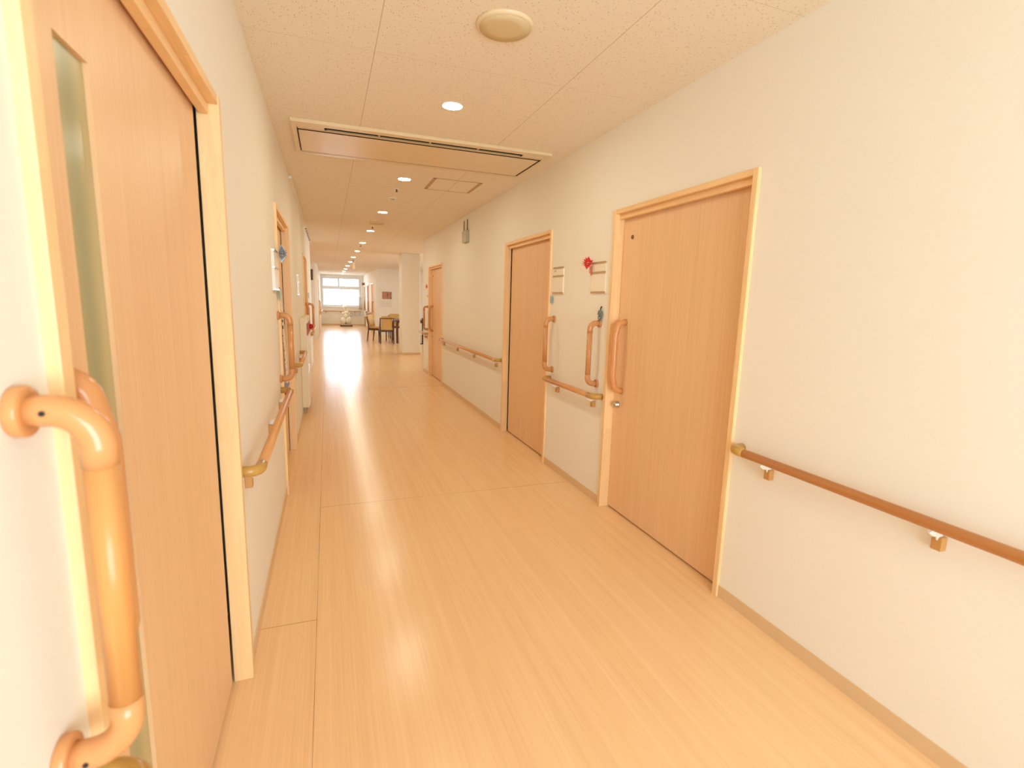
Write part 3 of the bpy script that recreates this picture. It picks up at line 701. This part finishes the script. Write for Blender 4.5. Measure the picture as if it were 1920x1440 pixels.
# access hatch
g = thing('ceiling_hatch', 'square ceiling access hatch with a thin brown outline', 'hatch', (1.19, 5.095, H), 0)
MB().box(-.232, .232, -.245, .245, -.0015, 0).build('hatch_board', M['ceiling'], g)
MB().box(-.235, -.205, -.25, .25, -.004, 0).box(.205, .235, -.25, .25, -.004, 0).box(-.235, .235, -.25, -.242, -.004, 0).box(-.235, .235, .242, .25, -.004, 0).build('hatch_rim', M['gap'], g)
MB().box(-.0015, .0015, -.242, .242, -.0025, 0).build('hatch_seam', M['gap'], g)
# cassette air conditioner
g = thing('ceiling_air_conditioner', 'long cream cassette air conditioner set in the ceiling', 'air conditioner', (0.715, 4.06, H), 0)
AX, AY0, AY1 = 0.905, -0.39, 0.385
z = -0.022
b = MB()
b.box(-AX, AX, AY0, AY0 + 0.065, z, 0).box(-AX, AX, AY1 - 0.06, AY1, z, 0).box(-AX, -AX + 0.035, AY0 + .065, AY1 - .06, z, 0).box(AX - 0.035, AX, AY0 + .065, AY1 - .06, z, 0)
b.box(-AX + .035, -0.70, AY0 + .065, AY0 + .118, z, 0).box(0.70, AX - .035, AY0 + .065, AY0 + .118, z, 0)
b.box(-AX + .035, -0.70, AY1 - .115, AY1 - .06, z, 0).box(0.70, AX - .035, AY1 - .115, AY1 - .06, z, 0)
b.build('outer_frame', M['ac'], g, 0.003)
MB().box(-AX + .035, AX - .035, AY0 + .065, AY1 - .06, -0.003, -0.001).box(-AX + .035, AX - .035, AY0 + .097, AY1 - .100, -0.0195, -0.003).box(-AX + .036, AX - .036, AY0 + .1445, AY0 + .1515, -0.0262, -.003).box(-AX + .036, -AX + .0415, AY0 + .14, AY1 - .105, -.0262, -.003).box(AX - .0495, AX - .036, AY0 + .14, AY1 - .105, -.0262, -.003).box(-.7, -.685, AY1 - .115, AY1 - .062, -.0222, -.003).box(.685, .7, AY1 - .115, AY1 - .062, -.0222, -.003).build('housing_shade', M['dark'], g)  # dark boxes put the shade of the slots and panel gaps into colour
MB().box(-AX + .042, AX - .050, AY0 + .152, AY1 - .104, -0.026, -0.010).build('intake_panel', M['ac'], g, 0.002)
MB().box(-AX + .040, AX - .040, AY0 + .121, AY0 + .143, -0.022, -0.012).build('trim_strip', M['ac'], g)
MB().box(-.685, .685, AY0 + .099, AY0 + .119, -0.022, -0.012).build('air_flap', M['ac2'], g)
MB().box(-AX + .040, AX - .040, AY1 - .103, AY1 - .083, -0.0262, -0.003).build('trim_strip', M['ac2'], g)
MB().box(-.685, .685, AY1 - .081, AY1 - .060, -0.022, -0.003).build('air_flap', M['ac'], g)
for xx in (-.35, 0, .35): MB().box(xx - .006, xx + .006, AY0 + .066, AY0 + .10, -0.021, -0.006).build('flap_clip', M['ac2'], g)
# hanging sign seen edge on
g = thing('hanging_sign', 'narrow grey-green sign hanging from the ceiling, seen edge on', 'sign', (0.76, 16.0, 2.22), 0)
MB().box(-.035, .035, -.16, .16, 0, .2).build('sign_box', M['cream'], g, .004); MB().tube([(0, -.08, .2), (0, -.08, .28)], .012, 8).tube([(0, .08, .2), (0, .08, .28)], .012, 8).build('hanger', M['grey'], g)

# ------------------------------------------------------------------ wall things
g = thing('wireless_receiver', 'small grey-green box with two thin aerials high on the right wall', 'receiver', (XR, 6.64, 2.145), 0)
MB().box(-0.045, 0, -.11, .10, 0, .15).build('case', M['grey'], g, .004)
for yy in (-.085, .085): MB().tube([(-.02, yy, .148), (-.02, yy, .165), (-.02, yy, .285)], .004, 8, rad=[.010, .007, .006]).build('aerial', M['brown'], g)
g = thing('wall_sign', 'dark brown panel high on the narrow wall past the left opening', 'sign', (-0.47, 18.3, 1.93), 0)
MB().box(-.25, .045, -.03, 0, 0, .35).build('sign_panel', M['sign_dark'], g)
g = thing('projecting_sign', 'small rose-brown square sign projecting above the far right doors', 'sign', (XR, 26.2, 2.0), 0)
MB().box(-.13, 0, -.01, .01, 0, .13).build('sign_panel', M['rosebrown'], g)
g = thing('wall_calendar', 'white wall calendar with a reddish picture behind the dining chairs', 'calendar', (2.09, 20.0, 1.05), 0)
MB().box(-.25, .25, -.012, 0, 0, .74).build('sheet', M['white'], g)
MB().box(-.12, .235, -.016, -.012, .32, .60).build('picture', M['picture'], g)
b = MB()
for r_ in range(4):
    for c_ in range(7): b.box(-.21 + c_ * .065, -.185 + c_ * .065, -.0135, -.012, .05 + r_ * .06, .065 + r_ * .06)
b.build('date_marks', M['gap'], g)

# ------------------------------------------------------------------ dining table and chairs
def chair(loc, rotz, label, arms=False):
    """faces +y locally"""
    g = thing('dining_chair', label, 'chair', loc, rotz, 'dining chairs beyond the pillar')
    w2_, d2 = 0.225, 0.22
    for sx in (-1, 1):
        MB().tube([(sx * .20, -.27, 0), (sx * .205, -.215, .42), (sx * .205, -.225, .55), (sx * .20, -.29, .80)], .02, 8, rad=[.015, .023, .022, .018]).build('rear_post', M['chair_wood'], g)
        MB().tube([(sx * .20, .20, 0), (sx * .205, .20, .43)], .02, 8, rad=[.015, .023]).build('leg', M['chair_wood'], g)
        MB().box(sx * .205 - .011, sx * .205 + .011, -.2, .2, .37, .43).build('side_rail', M['chair_wood'], g)
        if arms: MB().tube(bend([(sx * .225, .19, .42), (sx * .225, .19, .645), (sx * .225, -.24, .665)], .05), .018, 8).build('armrest', M['chair_wood'], g)
    MB().box(-.2, .2, .19, .21, .37, .43).box(-.2, .2, -.225, -.205, .37, .43).build('seat_frame', M['chair_wood'], g)
    MB().box(-.215, .215, -.2, .225, .43, .475).build('seat', M['tan'], g, .015)
    b = MB(); n0 = 0
    prof = [(-.205, .40), (-.215, .55), (-.262, .72), (-.30, .86)]
    for (yy, zz) in prof:
        for (xx, dy) in ((-.165, 0), (.165, 0), (.165, .035), (-.165, .035)): b.v.append((xx, yy + dy, zz))
    for i in range(3):
        for k in range(4):
            a = i * 4 + k; c = i * 4 + (k + 1) % 4; b.f.append((a, c, c + 4, a + 4)); b.sm.append(False)
    b.f += [(0, 3, 2, 1), (12, 13, 14, 15)]; b.sm += [False, False]
    b.build('backrest', M['tan'], g, .01)
    MB().box(-.2, .2, -.305, -.262, .775, .80).build('back_rail', M['chair_wood'], g, .004)
    return g
chair((1.71, 16.25, 0), 0, 'tan and dark wood dining chair seen from behind, left of the pillar')
chair((1.52, 17.0, 0), -PI / 2 - 0.55, 'tan and dark wood dining chair turned sideways, leftmost of the set')
chair((2.25, 18.35, 0), PI, 'tan dining armchair facing this way behind the table', arms=True)
chair((2.75, 18.35, 0), PI, 'tan dining armchair hidden behind the pillar', arms=True)
g = thing('dining_table', 'dark wooden dining table half hidden behind the pillar', 'table', (2.75, 16.9, 0), 0)
MB().box(-.78, .78, -.72, .72, .70, .735).build('tabletop', M['table_wood'], g, .005)
MB().box(-.72, .72, -.66, .66, .64, .70).build('apron', M['table_wood'], g)
for sx in (-1, 1):
    for sy in (-1, 1): MB().box(sx * .70 - .035, sx * .70 + .035, sy * .64 - .035, sy * .64 + .035, 0, .64).build('leg', M['table_wood'], g)
g = thing('coat_stand', 'thin black pole stand with knobs seen between pillar and right wall', 'stand', (2.79, 15.9, 0), 0)
MB().tube([(0, 0, .03), (0, 0, .82)], .018, 8).build('pole', M['black'], g)
MB().lathe([(.10, 0), (.10, .02), (.02, .035)], 'z').build('base', M['black'], g)
for zz in (.56, .70): MB().sphere((0.03, 0, zz), .03, 10, 8).build('knob', M['black'], g)

# ------------------------------------------------------------------ balloon figure and hangings by the end window
g = thing('balloon_figure', 'cream balloon figure on a dark red plinth before the end window', 'balloon figure', (0.83, 26.0, 0), 0)
MB().box(-.28, .29, -.22, .22, 0.0, .07).build('plinth', M['plinth'], g, .01)
MB().box(-.2, .2, -.17, .17, .07, .11).build('plinth_top', M['cream'], g)
for (xx, zz, rr) in ((-.13, .27, .15), (.12, .28, .16), (0, .5, .12), (.04, .66, .11), (-.04, .92, .10), (-.12, .62, .07), (.13, .58, .08), (.02, .80, .06)):
    MB().sphere((xx, 0, zz), rr, 18, 12, (1, 1, 1.05)).build('balloon', M['balloon'], g)
MB().sphere((-.01, -.16, .15), .04, 8, 6).build('bow_knot', M['teal'], g)
labs = ['pale blue ring-shaped paper cutout hanging under the end window, nearest the figure', 'pale pink arrow-shaped paper cutout under the end window, middle of the three', 'pale blue square paper cutout under the end window, nearest the right wall']
for k, (xx, mt) in enumerate(((1.12, 'pale_blue'), (1.32, 'pale_pink'), (1.52, 'pale_blue'))):
    g = thing('paper_cutout', labs[k], 'paper decoration', (xx, 26.90, 0.42), 0, 'paper cutouts hanging under the end window')
    b = MB()
    if k == 0:
        p = [(0.055 * math.cos(a * PI / 8), 0, .13 + .09 * math.sin(a * PI / 8)) for a in range(17)]; b.tube(p, .018, 8)
    elif k == 1: b.tube([(-.06, 0, .04), (0, 0, .2), (.06, 0, .04)], .018, 8)
    else: b.box(-.06, .06, -.008, .008, .05, .21)
    b.build('cutout', M[mt], g); MB().tube([(0, 0, .2), (0, 0.02, .26)], .004, 6).build('string', M['ink'], g)
def drape(name, loc, w_, z0, z1, label, cat):
    g = thing(name, label, cat, loc, 0); b = MB(); NX = 16
    for i, zz in enumerate((z1, (z0 + z1) / 2, z0)):
        for k in range(NX + 1): b.v.append((w_ * (k / NX - .5) * (1 + .1 * i), .02 * math.sin(k * 1.9), zz - loc[2]))
    for i in range(2):
        for k in range(NX): a = i * (NX + 1) + k; b.f.append((a, a + 1, a + NX + 2, a + NX + 1)); b.sm.append(True)
    o = b.build('fabric', M['reveal'], g); md = o.modifiers.new('solid', 'SOLIDIFY'); md.thickness = .004
drape('curtain', (1.57, 26.93, 0.80), .14, .80, 1.42, 'short white lace curtain at the right edge of the end window', 'curtain')
g = thing('towel', 'white towel hung over the far right handrail nearest the window', 'towel', (XR - RO, 25.1, 0), 0)
MB().box(-.024, -.019, -.25, .25, .52, .79).box(.019, .024, -.25, .25, .60, .79).box(-.024, .024, -.25, .25, .784, .79).build('fabric', M['reveal'], g)
